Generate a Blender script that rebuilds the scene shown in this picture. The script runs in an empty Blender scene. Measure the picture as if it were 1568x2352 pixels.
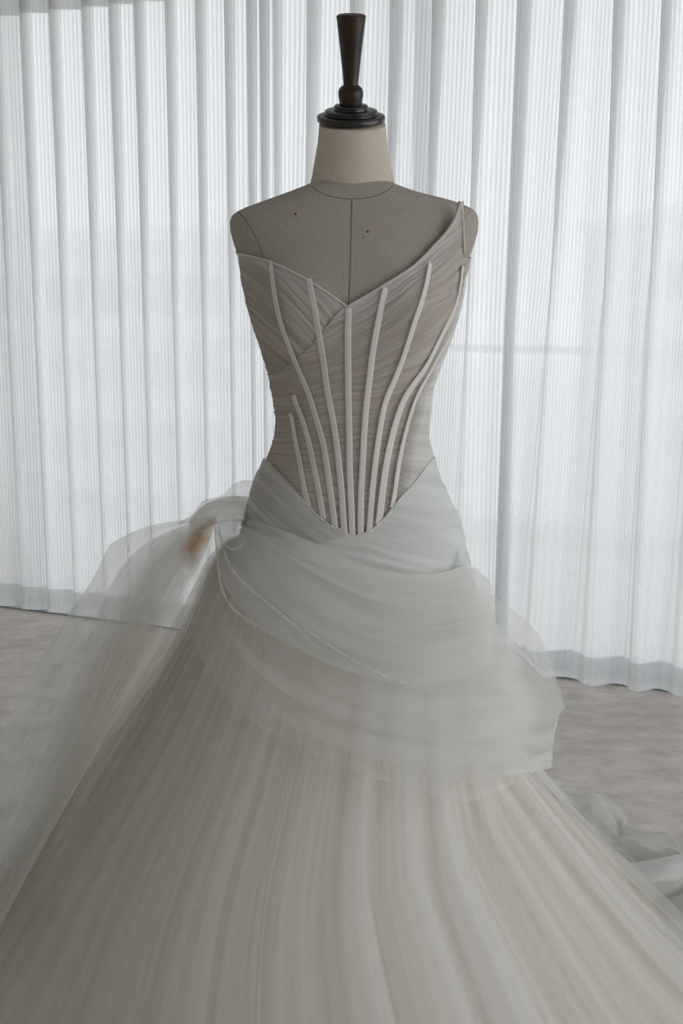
import bpy, math, numpy as np
from mathutils import Vector, Matrix
from mathutils.bvhtree import BVHTree
R = math.radians
scene = bpy.context.scene
COL = scene.collection

# ------------------------------------------------------------------ camera
F, CX, CY = 1740.0, 784.0, 850.0          # focal length and principal point in photo pixels (1568 x 2352)
PITCH, CAMH = R(6.6), 1.38
cd = bpy.data.cameras.new('camera'); cam = bpy.data.objects.new('camera', cd); COL.objects.link(cam)
cam.location = (0, 0, CAMH); cam.rotation_euler = (R(90) - PITCH, 0, 0)
cd.sensor_fit = 'VERTICAL'; cd.sensor_height = 36.0; cd.lens = F / 2352 * 36
cd.shift_y = -(2352 / 2 - CY) / 2352; cd.clip_start = 0.02; cd.clip_end = 500
scene.camera = cam
# ------------------------------------------------------------------ sky, exposure
world = bpy.data.worlds.new('sky'); scene.world = world; world.use_nodes = True
nt = world.node_tree; nt.nodes.clear()
wo = nt.nodes.new('ShaderNodeOutputWorld'); wb = nt.nodes.new('ShaderNodeBackground')
tc = nt.nodes.new('ShaderNodeTexCoord'); sx = nt.nodes.new('ShaderNodeSeparateXYZ'); cr = nt.nodes.new('ShaderNodeValToRGB')
cr.color_ramp.elements[0].position = 0.0; cr.color_ramp.elements[0].color = (0.95, 0.975, 1.0, 1)
cr.color_ramp.elements[1].position = 0.6; cr.color_ramp.elements[1].color = (0.965, 0.985, 1.0, 1)
nt.links.new(tc.outputs['Generated'], sx.inputs[0]); nt.links.new(sx.outputs['Z'], cr.inputs[0])
nt.links.new(cr.outputs[0], wb.inputs[0]); nt.links.new(wb.outputs[0], wo.inputs[0]); wb.inputs[1].default_value = 1.5
scene.view_settings.view_transform = 'Standard'; scene.view_settings.look = 'None'
scene.view_settings.gamma = 1; scene.view_settings.use_curve_mapping = False
scene.view_settings.exposure = 1.20
scene.cycles.transparent_max_bounces = 18
scene.cycles.max_bounces = 8; scene.cycles.diffuse_bounces = 5

# ------------------------------------------------------------------ helpers
def ray(px, py):
    u, v = (px - CX) / F, (CY - py) / F
    return np.array([u, math.cos(PITCH) + v * math.sin(PITCH), -math.sin(PITCH) + v * math.cos(PITCH)])
def at(px, py, Y):
    d = ray(px, py); t = Y / d[1]
    return np.array([d[0] * t, Y, CAMH + d[2] * t])
def on_floor(px, py, z=0.0):
    d = ray(px, py); t = (z - CAMH) / d[2]
    return np.array([d[0] * t, d[1] * t, z])
def project(P):
    P = np.asarray(P, float); x = P[..., 0]; y = P[..., 1]; z = P[..., 2] - CAMH
    f = y * math.cos(PITCH) - z * math.sin(PITCH); up = y * math.sin(PITCH) + z * math.cos(PITCH)
    return CX + F * x / f, CY - F * up / f
def noise1(x, seed=0):
    x = np.asarray(x, float); i = np.floor(x).astype(int); f = x - i; f = f * f * (3 - 2 * f)
    def h(k):
        v = np.sin((k + seed * 57.31) * 127.1 + 11.7) * 43758.5453
        return v - np.floor(v)
    return (h(i) * (1 - f) + h(i + 1) * f) * 2 - 1
def noise2(x, y, seed=0):
    x = np.asarray(x, float); y = np.asarray(y, float)
    i = np.floor(x).astype(int); j = np.floor(y).astype(int); f = x - i; g = y - j
    f = f * f * (3 - 2 * f); g = g * g * (3 - 2 * g)
    def h(a, b):
        v = np.sin(a * 127.1 + b * 311.7 + seed * 74.7) * 43758.5453
        return v - np.floor(v)
    return ((h(i, j) * (1 - f) + h(i + 1, j) * f) * (1 - g) + (h(i, j + 1) * (1 - f) + h(i + 1, j + 1) * f) * g) * 2 - 1
def fbm1(x, seed=0, o=4):
    return sum(noise1(x * 2 ** k, seed + k) * .5 ** k for k in range(o))
def smooth(a, n):
    a = np.asarray(a, float).copy()
    for _ in range(n): a[1:-1] = .25 * a[:-2] + .5 * a[1:-1] + .25 * a[2:]
    return a
def catmull(pts, n):
    P = np.asarray(pts, float); 
    if len(P) == 2: return P[0] + (P[1] - P[0]) * np.linspace(0, 1, n)[:, None]
    d = np.r_[0, np.cumsum(np.maximum(np.linalg.norm(np.diff(P, axis=0), axis=1), 1e-6) ** .5)]
    T = np.linspace(0, d[-1], n); M = np.zeros_like(P)
    M[1:-1] = (P[2:] - P[:-2]) / (d[2:] - d[:-2])[:, None]; M[0] = (P[1] - P[0]) / (d[1] - d[0]); M[-1] = (P[-1] - P[-2]) / (d[-1] - d[-2])
    k = np.clip(np.searchsorted(d, T, side='right') - 1, 0, len(d) - 2); h = (d[k + 1] - d[k])[:, None]; t = ((T - d[k])[:, None]) / h
    return (2*t**3-3*t**2+1)*P[k] + (t**3-2*t**2+t)*h*M[k] + (-2*t**3+3*t**2)*P[k+1] + (t**3-t**2)*h*M[k+1]
def mesh(name, V, Fc, mat=None, parent=None, st=None, sm=True):
    me = bpy.data.meshes.new(name); V = np.asarray(V, float).reshape(-1, 3)
    if isinstance(Fc, np.ndarray) and Fc.ndim == 2:
        n = Fc.shape[1]; me.vertices.add(len(V)); me.vertices.foreach_set('co', V.ravel())
        me.loops.add(Fc.size); me.loops.foreach_set('vertex_index', Fc.ravel().astype(np.int32))
        me.polygons.add(len(Fc)); me.polygons.foreach_set('loop_start', np.arange(0, Fc.size, n, dtype=np.int32))
        me.update(calc_edges=True)
    else:
        me.from_pydata([tuple(v) for v in V], [], [tuple(int(i) for i in f) for f in Fc]); me.update()
    if st is not None:
        a = me.attributes.new('st', 'FLOAT_VECTOR', 'POINT'); a.data.foreach_set('vector', np.asarray(st, float).ravel())
    if sm: me.polygons.foreach_set('use_smooth', np.ones(len(me.polygons), bool))
    if mat: me.materials.append(mat)
    o = bpy.data.objects.new(name, me); COL.objects.link(o)
    if parent: o.parent = parent
    return o
def grid_faces(nr, nc, wrap=False):
    r, c = np.meshgrid(np.arange(nr - 1), np.arange(nc if wrap else nc - 1), indexing='ij')
    c2 = (c + 1) % nc
    return np.stack([r * nc + c, r * nc + c2, (r + 1) * nc + c2, (r + 1) * nc + c], -1).reshape(-1, 4)
def empty(name, loc, label, cat, group=None):
    o = bpy.data.objects.new(name, None); COL.objects.link(o); o.location = loc
    o['label'] = label; o['category'] = cat
    if group: o['group'] = group
    bpy.context.view_layer.update(); return o
def part(name, V, Fc, mat, parent, st=None, sm=True):
    V = np.asarray(V, float).reshape(-1, 3)
    p = parent; off = np.zeros(3)
    while p is not None: off += np.array(p.location); p = p.parent
    return mesh(name, V - off, Fc, mat, parent, st, sm)
def tube(pts, r, n=8, taper=None):
    P = np.asarray(pts, float); m = len(P); T = np.gradient(P, axis=0); T /= np.linalg.norm(T, axis=1)[:, None] + 1e-12
    ref = np.array([0, -1.0, .15]); V = []
    rr = np.full(m, r) if taper is None else r * np.asarray(taper)
    for i in range(m):
        a = np.cross(T[i], ref); a /= np.linalg.norm(a) + 1e-9; b = np.cross(T[i], a)
        for k in range(n):
            q = 2 * math.pi * k / n; V.append(P[i] + rr[i] * (math.cos(q) * a + math.sin(q) * b))
    Fc = grid_faces(m, n, True).tolist(); Fc += [list(range(n))[::-1], [(m - 1) * n + k for k in range(n)]]
    return V, Fc
def lathe(profile, n=64):   # profile [(r, z)...]
    V = []
    for r, z in profile:
        for k in range(n):
            q = 2 * math.pi * k / n; V.append((r * math.cos(q), r * math.sin(q), z))
    Fc = grid_faces(len(profile), n, True).tolist(); Fc += [list(range(n))[::-1], [(len(profile) - 1) * n + k for k in range(n)]]
    return np.array(V), Fc
def box(x0, x1, y0, y1, z0, z1, Mx=None):
    V = [(x, y, z) for z in (z0, z1) for y in (y0, y1) for x in (x0, x1)]
    if Mx: V = [Mx(*v) for v in V]
    return V, [(0, 2, 3, 1), (4, 5, 7, 6), (0, 1, 5, 4), (2, 6, 7, 3), (0, 4, 6, 2), (1, 3, 7, 5)]
def merge(*parts):
    V = []; Fc = []
    for v, f in parts:
        o = len(V); V += [tuple(x) for x in v]; Fc += [tuple(int(i) + o for i in q) for q in f]
    return V, Fc

# ------------------------------------------------------------------ materials
def nodes(name):
    m = bpy.data.materials.new(name); m.use_nodes = True; t = m.node_tree; t.nodes.clear()
    return m, t, t.nodes.new('ShaderNodeOutputMaterial')
def N(t, k, **kw):
    n = t.nodes.new(k)
    for a, b in kw.items(): setattr(n, a, b)
    return n
def principled(name, col, rough=.6, spec=.3, noise=None, bump=None, metal=0):
    m, t, o = nodes(name); p = N(t, 'ShaderNodeBsdfPrincipled')
    p.inputs['Base Color'].default_value = (*col, 1); p.inputs['Roughness'].default_value = rough
    p.inputs['Specular IOR Level'].default_value = spec; p.inputs['Metallic'].default_value = metal
    t.links.new(p.outputs[0], o.inputs[0])
    if noise:   # (scale xyz, colour 2, lo, hi)
        sc_, c2, lo, hi = noise
        tcn = N(t, 'ShaderNodeTexCoord'); mp = N(t, 'ShaderNodeMapping'); mp.inputs['Scale'].default_value = sc_
        nz = N(t, 'ShaderNodeTexNoise'); nz.inputs['Detail'].default_value = 5; nz.inputs['Scale'].default_value = 1
        rp = N(t, 'ShaderNodeValToRGB'); rp.color_ramp.elements[0].position = lo; rp.color_ramp.elements[1].position = hi
        rp.color_ramp.elements[0].color = (*col, 1); rp.color_ramp.elements[1].color = (*c2, 1)
        t.links.new(tcn.outputs['Object'], mp.inputs[0]); t.links.new(mp.outputs[0], nz.inputs['Vector'])
        t.links.new(nz.outputs[0], rp.inputs[0]); t.links.new(rp.outputs[0], p.inputs['Base Color'])
    if bump:    # (scale, strength, distance)
        tcn = N(t, 'ShaderNodeTexCoord'); nz = N(t, 'ShaderNodeTexNoise'); nz.inputs['Scale'].default_value = bump[0]; nz.inputs['Detail'].default_value = 4
        b = N(t, 'ShaderNodeBump'); b.inputs['Strength'].default_value = bump[1]; b.inputs['Distance'].default_value = bump[2]
        t.links.new(tcn.outputs['Object'], nz.inputs['Vector']); t.links.new(nz.outputs[0], b.inputs['Height']); t.links.new(b.outputs[0], p.inputs['Normal'])
    return m
def fabric(name, c0, c1, k=(1, 1), lo=.35, hi=.65, a0=1.0, a1=1.0, edge=0.0, transl=.4, bump=.0, seed=0, detail=4, stripes=None, alo=None, ahi=None):
    """woven net: colour c0..c1 and cover a0..a1 follow the threads (attribute st: across, along, edge)"""
    m, t, o = nodes(name); L = t.links.new
    at_ = N(t, 'ShaderNodeAttribute', attribute_name='st'); sp = N(t, 'ShaderNodeSeparateXYZ'); L(at_.outputs['Vector'], sp.inputs[0])
    mx = N(t, 'ShaderNodeMath', operation='MULTIPLY'); mx.inputs[1].default_value = k[0]; L(sp.outputs[0], mx.inputs[0])
    my = N(t, 'ShaderNodeMath', operation='MULTIPLY'); my.inputs[1].default_value = k[1]; L(sp.outputs[1], my.inputs[0])
    cb = N(t, 'ShaderNodeCombineXYZ'); L(mx.outputs[0], cb.inputs[0]); L(my.outputs[0], cb.inputs[1]); cb.inputs[2].default_value = seed * 3.7
    nz = N(t, 'ShaderNodeTexNoise'); nz.inputs['Scale'].default_value = 1; nz.inputs['Detail'].default_value = detail; nz.inputs['Roughness'].default_value = .6
    L(cb.outputs[0], nz.inputs['Vector'])
    rp = N(t, 'ShaderNodeValToRGB'); rp.color_ramp.elements[0].position = lo; rp.color_ramp.elements[1].position = hi
    rp.color_ramp.elements[0].color = (*c0, 1); rp.color_ramp.elements[1].color = (*c1, 1); L(nz.outputs[0], rp.inputs[0])
    df = N(t, 'ShaderNodeBsdfDiffuse'); tl = N(t, 'ShaderNodeBsdfTranslucent'); L(rp.outputs[0], df.inputs[0]); L(rp.outputs[0], tl.inputs[0])
    ms = N(t, 'ShaderNodeMixShader'); ms.inputs[0].default_value = transl; L(df.outputs[0], ms.inputs[1]); L(tl.outputs[0], ms.inputs[2])
    if bump:
        b = N(t, 'ShaderNodeBump'); b.inputs['Strength'].default_value = 1; b.inputs['Distance'].default_value = bump
        L(nz.outputs[0], b.inputs['Height']); L(b.outputs[0], df.inputs['Normal']); L(b.outputs[0], tl.inputs['Normal'])
    if a0 >= 1 and a1 >= 1: L(ms.outputs[0], o.inputs[0]); return m
    mr = N(t, 'ShaderNodeMapRange'); mr.inputs['From Min'].default_value = lo if alo is None else alo; mr.inputs['From Max'].default_value = hi if ahi is None else ahi
    mr.inputs['To Min'].default_value = a0; mr.inputs['To Max'].default_value = a1; L(nz.outputs[0], mr.inputs['Value'])
    val = mr.outputs[0]
    if stripes:  # (period in st.x units, amount)
        s1 = N(t, 'ShaderNodeMath', operation='MULTIPLY'); s1.inputs[1].default_value = 2 * math.pi / stripes[0]; L(sp.outputs[0], s1.inputs[0])
        s2 = N(t, 'ShaderNodeMath', operation='SINE'); L(s1.outputs[0], s2.inputs[0])
        s3 = N(t, 'ShaderNodeMath', operation='MULTIPLY_ADD'); s3.inputs[1].default_value = stripes[1]; L(s2.outputs[0], s3.inputs[0]); L(val, s3.inputs[2]); val = s3.outputs[0]
    e = N(t, 'ShaderNodeMath', operation='MULTIPLY_ADD', use_clamp=True); e.inputs[1].default_value = edge
    L(sp.outputs[2], e.inputs[0]); L(val, e.inputs[2])
    tr = N(t, 'ShaderNodeBsdfTransparent'); mt = N(t, 'ShaderNodeMixShader')
    L(e.outputs[0], mt.inputs[0]); L(tr.outputs[0], mt.inputs[1]); L(ms.outputs[0], mt.inputs[2]); L(mt.outputs[0], o.inputs[0])
    return m
M_curtain = fabric('curtain_voile', (.86, .88, .89), (.92, .93, .94), (20, .15), a0=.945, a1=.96, transl=.57, detail=1, stripes=(.0135, .034))
M_band = fabric('curtain_hem', (.80, .81, .81), (.86, .87, .87), (20, .15), a0=.45, a1=.52, detail=1, transl=.58)
M_head = fabric('curtain_header', (.72, .73, .72), (.76, .77, .76), (20, .15), a0=.86, a1=.9, detail=1, transl=.48)
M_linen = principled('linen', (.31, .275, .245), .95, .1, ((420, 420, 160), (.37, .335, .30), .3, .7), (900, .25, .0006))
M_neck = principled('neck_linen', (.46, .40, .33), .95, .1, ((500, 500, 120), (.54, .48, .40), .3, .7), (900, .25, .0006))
M_thread = principled('seam_thread', (.13, .115, .10), .9, .1, ((300, 300, 300), (.2, .18, .15), .3, .7))
M_wood = principled('dark_wood', (.030, .014, .007), .38, .35, ((60, 60, 8), (.010, .007, .005), .35, .7), (60, .1, .0005))
M_black = principled('black_lacquer', (.012, .011, .011), .28, .5, ((40, 40, 40), (.02, .016, .014), .3, .7))
M_red = principled('red_glass', (.18, .008, .01), .3, .5, ((90, 90, 90), (.13, .006, .008), .3, .7))
M_steel = principled('steel', (.6, .58, .55), .3, .5, ((90, 90, 90), (.5, .5, .5), .3, .7), metal=1)
M_wall = principled('wall_paint', (.70, .68, .635), .9, .2, ((2, 2, 2), (.73, .71, .665), .3, .7), (80, .1, .001))
M_ceil = principled('ceiling_paint', (.75, .75, .73), .9, .2, ((2, 2, 2), (.78, .78, .77), .3, .7))
M_frame = principled('window_frame', (.55, .57, .58), .4, .4, ((8, 8, 8), (.6, .62, .63), .3, .7))
M_track = principled('aluminium_track', (.30, .33, .35), .35, .5, ((8, 8, 8), (.36, .39, .41), .3, .7), metal=.6)
M_conc = principled('concrete', (.76, .75, .73), .9, .2, ((1.5, 1.5, 1.5), (.82, .81, .79), .3, .7))
M_far = principled('pale_render', (.60, .60, .60), .9, .2, ((.2, .2, .2), (.66, .66, .66), .3, .7))
M_farwin = principled('dark_window', (.18, .22, .25), .2, .5, ((.5, .5, .5), (.25, .28, .3), .3, .7))
m, t, o = nodes('window_glass'); tr = N(t, 'ShaderNodeBsdfTransparent'); gl = N(t, 'ShaderNodeBsdfGlossy'); gl.inputs['Roughness'].default_value = .02
tr.inputs[0].default_value = (.96, .96, .96, 1); fr = N(t, 'ShaderNodeFresnel'); mxs = N(t, 'ShaderNodeMixShader')
t.links.new(fr.outputs[0], mxs.inputs[0]); t.links.new(tr.outputs[0], mxs.inputs[1]); t.links.new(gl.outputs[0], mxs.inputs[2]); t.links.new(mxs.outputs[0], o.inputs[0]); M_glass = m
m, t, o = nodes('frosted_glass'); tr = N(t, 'ShaderNodeBsdfTransparent'); tl = N(t, 'ShaderNodeBsdfTranslucent'); mxs = N(t, 'ShaderNodeMixShader'); mxs.inputs[0].default_value = .15
tr.inputs[0].default_value = (.96, .96, .97, 1); tl.inputs[0].default_value = (.85, .85, .86, 1)
t.links.new(tr.outputs[0], mxs.inputs[1]); t.links.new(tl.outputs[0], mxs.inputs[2]); t.links.new(mxs.outputs[0], o.inputs[0]); M_frost = m
# carpet
m, t, o = nodes('carpet'); L = t.links.new; p = N(t, 'ShaderNodeBsdfPrincipled'); p.inputs['Roughness'].default_value = 1; p.inputs['Specular IOR Level'].default_value = .05
tcn = N(t, 'ShaderNodeTexCoord'); mp = N(t, 'ShaderNodeMapping'); mp.inputs['Scale'].default_value = (5, 14, 1); mp.inputs['Rotation'].default_value = (0, 0, R(-15))
n1 = N(t, 'ShaderNodeTexNoise'); n1.inputs['Scale'].default_value = 1.3; n1.inputs['Detail'].default_value = 9; n1.inputs['Roughness'].default_value = .68
n2 = N(t, 'ShaderNodeTexNoise'); n2.inputs['Scale'].default_value = 260; n2.inputs['Detail'].default_value = 3
rp = N(t, 'ShaderNodeValToRGB'); rp.color_ramp.elements[0].position = .33; rp.color_ramp.elements[1].position = .66
rp.color_ramp.elements[0].color = (.56, .52, .48, 1); rp.color_ramp.elements[1].color = (.82, .775, .73, 1)
L(tcn.outputs['Object'], mp.inputs[0]); L(mp.outputs[0], n1.inputs['Vector']); L(tcn.outputs['Object'], n2.inputs['Vector']); L(n1.outputs[0], rp.inputs[0]); L(rp.outputs[0], p.inputs['Base Color'])
ad = N(t, 'ShaderNodeMath', operation='ADD'); L(n1.outputs[0], ad.inputs[0]); L(n2.outputs[0], ad.inputs[1])
b = N(t, 'ShaderNodeBump'); b.inputs['Strength'].default_value = .7; b.inputs['Distance'].default_value = .006; L(ad.outputs[0], b.inputs['Height']); L(b.outputs[0], p.inputs['Normal']); L(p.outputs[0], o.inputs[0]); M_carpet = m

WHITE = (.80, .81, .79)
M_bodice = fabric('bodice_tulle', (.31, .262, .232), (.56, .505, .462), (1, 1), lo=.28, hi=.75, transl=.12, bump=.0014, detail=6)
M_hip = fabric('hip_tulle', (.60, .62, .60), (.76, .78, .76), (.8, 1), lo=.3, hi=.7, transl=.2, bump=.002, detail=4)
M_bone = fabric('boning_tape', (.74, .69, .66), (.86, .82, .79), (40, 40), lo=.3, hi=.7, a0=.80, a1=.9, transl=.2)
M_trim = fabric('neckline_binding', (.52, .49, .45), (.64, .61, .57), (30, 30), lo=.3, hi=.7, transl=.15)
M_under = fabric('underskirt', (.63, .55, .43), (.74, .71, .66), (4, .25), lo=.38, hi=.62, transl=.15, bump=.0, detail=1.5, seed=1)
M_skirt1 = fabric('skirt_tulle_inner', (.74, .69, .58), (.80, .79, .78), (6, .3), lo=.35, hi=.65, detail=1.5, a0=.15, a1=.60, edge=.4, transl=.45, seed=2)
M_skirt2 = fabric('skirt_tulle_outer', (.78, .77, .73), (.82, .82, .84), (4, .25), lo=.35, hi=.65, detail=1.5, a0=.15, a1=.45, edge=.4, transl=.45, seed=5)
M_swag = fabric('swag_tulle', (.76, .76, .73), WHITE, (4, .6), detail=2, lo=.35, hi=.65, a0=.14, a1=.24, edge=.55, transl=.45, seed=7)
M_swagd = fabric('dense_swag_tulle', (.76, .76, .73), WHITE, (3, .6), detail=2, lo=.35, hi=.65, a0=.52, a1=.72, edge=.08, transl=.4, seed=8)
M_puff = fabric('puff_tulle', (.74, .75, .73), WHITE, (6, .8), detail=2, lo=.35, hi=.65, a0=.30, a1=.46, edge=.25, transl=.5, seed=9)
M_puffd = fabric('dense_puff_tulle', (.68, .63, .52), (.80, .79, .76), (6, .8), detail=2, lo=.3, hi=.7, a0=.62, a1=.85, edge=-.9, transl=.4, seed=11)
M_amber = fabric('nude_gather_glow', (.34, .19, .10), (.44, .29, .17), (6, 1.0), lo=.3, hi=.7, a0=.75, a1=.9, edge=-.95, transl=.5, seed=12)  # nude tulle, with the glow of light through it put into the colour
M_ruff = fabric('ruffle_tulle', (.76, .76, .73), WHITE, (3, .6), detail=2, lo=.35, hi=.65, a0=.6, a1=.78, edge=-.9, transl=.4, seed=18)
M_train = fabric('train_tulle', (.76, .76, .74), WHITE, (5, 2), lo=.35, hi=.65, a0=.55, a1=.8, edge=.3, transl=.4, seed=13)

# ------------------------------------------------------------------ the room, in the frame of the window wall
A = on_floor(60, 1392, .03)[:2]; B = on_floor(1500, 1572, .03)[:2]
EU = (B - A) / np.linalg.norm(B - A); EN = np.array([EU[1], -EU[0]])      # along the wall, into the room
def W(u, v, z): q = A + EU * u + EN * v; return (q[0], q[1], z)
def wall_u(px, py, v=0.0):     # where the sight line through a photo pixel meets the curtain plane
    d = ray(px, py)[:2]; O = A + EN * v
    mtx = np.array([[d[0], -EU[0]], [d[1], -EU[1]]]); s = np.linalg.solve(mtx, O); return s[1]
def struct(name, V, Fc, mat, sm=False):
    o = mesh(name, V, Fc, mat, sm=sm); o['kind'] = 'structure'; return o
U0, U1, VB, H = -1.7, 4.3, 5.6, 2.68
struct('floor', *box(U0 - .15, U1 + .15, -.15, VB + .15, -.08, 0, W), M_carpet)
struct('ceiling', *box(U0 - .15, U1 + .15, -.15, VB + .15, H, H + .1, W), M_ceil)
struct('wall_left', *box(U0 - .15, U0, -.15, VB + .15, 0, H, W), M_wall)
struct('wall_back', *box(U0, U1, VB, VB + .15, 0, H, W), M_wall)
RW = (.35, 5.2, .15, 2.5)      # opening of the unseen side window, added and widened for fill light: v0 v1 z0 z1
struct('wall_right', *merge(box(U1, U1 + .15, -.15, RW[0], 0, H, W), box(U1, U1 + .15, RW[1], VB + .15, 0, H, W),
       box(U1, U1 + .15, RW[0], RW[1], 0, RW[2], W), box(U1, U1 + .15, RW[0], RW[1], RW[3], H, W)), M_wall)
def window(name, u0, u1, z0, z1, posts, Mx):
    w = mesh(name, *merge(box(u0, u1, -.03, .03, z0, z0 + .05, Mx), box(u0, u1, -.03, .03, z1 - .05, z1, Mx)), M_frame, sm=False); w['kind'] = 'structure'
    xs = [u0] + posts + [u1]
    for x in xs:
        xx = min(max(x, u0 + .025), u1 - .025); mesh('window_post', *box(xx - .025, xx + .025, -.028, .028, z0 + .05, z1 - .05, Mx), M_frame, w, sm=False)
    for a, b_ in zip(xs[:-1], xs[1:]): mesh('window_pane', *box(a + .04, b_ - .04, -.004, .004, z0 + .05, z1 - .05, Mx), M_glass, w, sm=False)
window('window_1', U0, U1, -.03, H, [-.05, 1.62, 3.0], lambda u, v, z: W(u, v - .17, z))
window('fill_window', RW[0], RW[1], RW[2], RW[3], [1.9, 3.5], lambda u, v, z: W(U1 + .08 + v, u, z))
struct('trim_1', *merge(box(U0, U1, -.20, -.10, 0, .022, W), box(U0, U1, -.085, -.065, 0, .016, W), box(U0, U1, -.10, -.02, 0, .006, W)), M_track)
# outside: balcony and neighbours
bal = empty('balcony', W(1.3, -1.7, -.2), 'pale balcony outside the window with a rail along its edge, faint behind the curtains', 'balcony')
part('deck', *box(U0 - 1, U1 + 1, -1.75, -.25, -.2, -.04, W), M_conc, bal, sm=False)
part('sky_shade_slab', *box(U0 - 1, U1 + 1, -1.9, -.25, 3.4, 3.6, W), M_ceil, bal, sm=False)  # unseen slab, added to shade the curtain tops from the sky
part('rail', *box(U0 - 1, U1 + 1, -1.62, -1.56, 1.0, 1.04, W), M_ceil, bal, sm=False)
part('balustrade_panel', *box(U0 - 1, U1 + 1, -1.60, -1.58, .06, .96, W), M_frost, bal, sm=False)
part('kerb', *box(U0 - 1, U1 + 1, -1.66, -1.54, -.04, .06, W), M_conc, bal, sm=False)
struct('ground', *box(-150, 150, -150, 150, -18.4, -18), M_conc)
def far_building(loc, sx_, sy_, top, label):
    b_ = empty('building', (loc[0], loc[1], -18), label, 'building'); x0, x1 = loc[0] - sx_, loc[0] + sx_; y0, y1 = loc[1] - sy_, loc[1] + sy_
    part('facade', *box(x0, x1, y0, y1, -18, top), M_far, b_, sm=False)
    part('roof_ledge', *box(x0 - .3, x1 + .3, y0 - .3, y1 + .3, top, top + .5), M_conc, b_, sm=False)
    proto = None
    for k in range(6):
        for j in range(3):
            xx = x0 + (x1 - x0) * (k + .5) / 6; zz = top - 2.4 - 3.2 * j
            if proto is None: proto = part('window', *box(-.8, .8, -.06, .06, -.8, .8), M_farwin, b_, sm=False); o = proto
            else: o = proto.copy(); COL.objects.link(o)
            o.parent = b_; o.location = (xx - loc[0], y0 - loc[1], zz + 18); 
            if o is proto:
                for vv in o.data.vertices: vv.co += Vector((loc[0], loc[1], -18))
far_building((-11, 38, 0), 6, 5, 3.2, 'pale block seen faintly through the curtain left of the dress form')
far_building((-2, 52, 0), 2.6, 4, 0.6, 'low pale block seen faintly between the left block and the dress form')
far_building((19, 36, 0), 6, 5, 3.9, 'pale block seen faintly through the curtain at the right edge')

# ------------------------------------------------------------------ curtains
def curtain(name, label, Ltop, Lmid, Lbot, wt, wm, wbo, dep, zt, zb, seed, rib=.0135):
    """pleated voile: each fold runs forward over the next; L* are the front creases at three heights"""
    th = empty(name, W(float(np.mean(Lmid)), 0, 0), label, 'curtain', 'sheer window curtains')
    n = len(Lmid) - 1
    zs = np.r_[zt, zt - .02, zt - .04, zt - .06, zt - .08, np.linspace(zt - .14, zt - .5, 8), np.linspace(zt - .58, .25, 22), np.linspace(.22, zb + .11, 5), zb + .10, zb + .03, zb]
    rows = []; S = None
    for z in zs:
        h = (z - zb) / (zt - zb)
        if h > .5: a = (h - .5) * 2; Lh = Lmid * (1 - a) + Ltop * a; a2 = a ** .7; wh = wm * (1 - a2) + wt * a2
        else: a = h * 2; Lh = Lbot * (1 - a) + Lmid * a; wh = wbo * (1 - a) + wm * a
        pu, pv, ps = [], [], []; s0 = 0.0
        for i in range(n):
            Wd = (Lmid[i + 1] - Lmid[i]); nr = max(int(round((Wd + .03) / rib)), 4); m1 = nr * 7; m2 = 14
            d = dep[i] * (.75 + .25 * h); L0, L1, w_ = Lh[i], Lh[i + 1], wh[i]
            q = np.linspace(0, 1, m1, endpoint=False); e = q * q * (3 - 2 * q)
            wob = .006 * np.sin(z * 2.1 + i * 1.7 + seed) * (1 - h)
            pu.append(L0 + (L1 + w_ - L0) * q); pv.append(d * (.5 - e) + wob * np.sin(q * math.pi)); ps.append(s0 + q * nr * rib); s0 += nr * rib
            q = np.linspace(0, 1, m2, endpoint=False); e = q * q * (3 - 2 * q)
            pu.append(L1 + w_ - w_ * q); pv.append(d * (e - .5)); ps.append(s0 + q * rib * 2); s0 += rib * 2
        pu, pv, ps = map(np.concatenate, (pu, pv, ps)); pu = smooth(pu, 3); pv = smooth(pv, 3)
        T = np.stack([np.gradient(pu), np.gradient(pv)], 1); T /= np.linalg.norm(T, axis=1)[:, None] + 1e-9
        a = .0020 * np.sin(2 * math.pi * ps / rib)
        pu = pu - T[:, 1] * a; pv = pv + T[:, 0] * a; rows.append((pu, pv, ps, z + .0 * pu))
    def build(nm, idx, dv, mat, zoff=0):
        V = []; st = []
        for r in idx:
            pu, pv, ps, z = rows[r]; q = A[None] + EU[None] * pu[:, None] + EN[None] * (pv + dv + .025)[:, None]
            V.append(np.c_[q, z + zoff]); st.append(np.c_[ps, z, 0 * z])
        return part(nm, np.concatenate(V), grid_faces(len(idx), len(rows[0][0])), mat, th, np.concatenate(st))
    build('fabric_panel', range(len(zs)), 0, M_curtain)
    build('header_band', range(0, 5), -.004, M_head)
    build('hem_band', range(len(zs) - 3, len(zs)), -.004, M_band)
    build('hem_tape', range(len(zs) - 3, len(zs) - 1), -.007, M_band, 0)
    return th
uL = np.array([wall_u(x, 800) for x in (-230, -162, -95, -30, 35, 95, 158, 229, 288, 342, 409, 474, 537, 584, 612, 640)])
nL = len(uL) - 1; ones = np.ones(nL)
depL = np.array([.036] * (nL - 2) + [.03, .03])
curtain('curtain', 'white ribbed sheer curtain with narrow regular pleats, left of the gap behind the dress form', uL, uL, uL,
        ones * .034, ones * .010, ones * .004, depL, 2.462, .035, 1)
rt = [641, 715, 813, 902, 997, 1095, 1190, 1297, 1402, 1510, 1612, 1725, 1840, 1960, 2090]
rb = [655, 705, 795, 880, 968, 1060, 1137, 1232, 1366, 1464, 1580, 1690, 1800, 1920, 2050]
uT = np.array([wall_u(x, 0) for x in rt]); uB = np.array([wall_u(x, 1300) for x in rb])
uM = uT * .42 + uB * .58; nR = len(uT) - 1
wb_ = np.array([-.05, -.06, -.06, -.06, -.06, .048, -.07, -.07, -.03, -.07, -.06, -.06, -.06, -.06])
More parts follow.
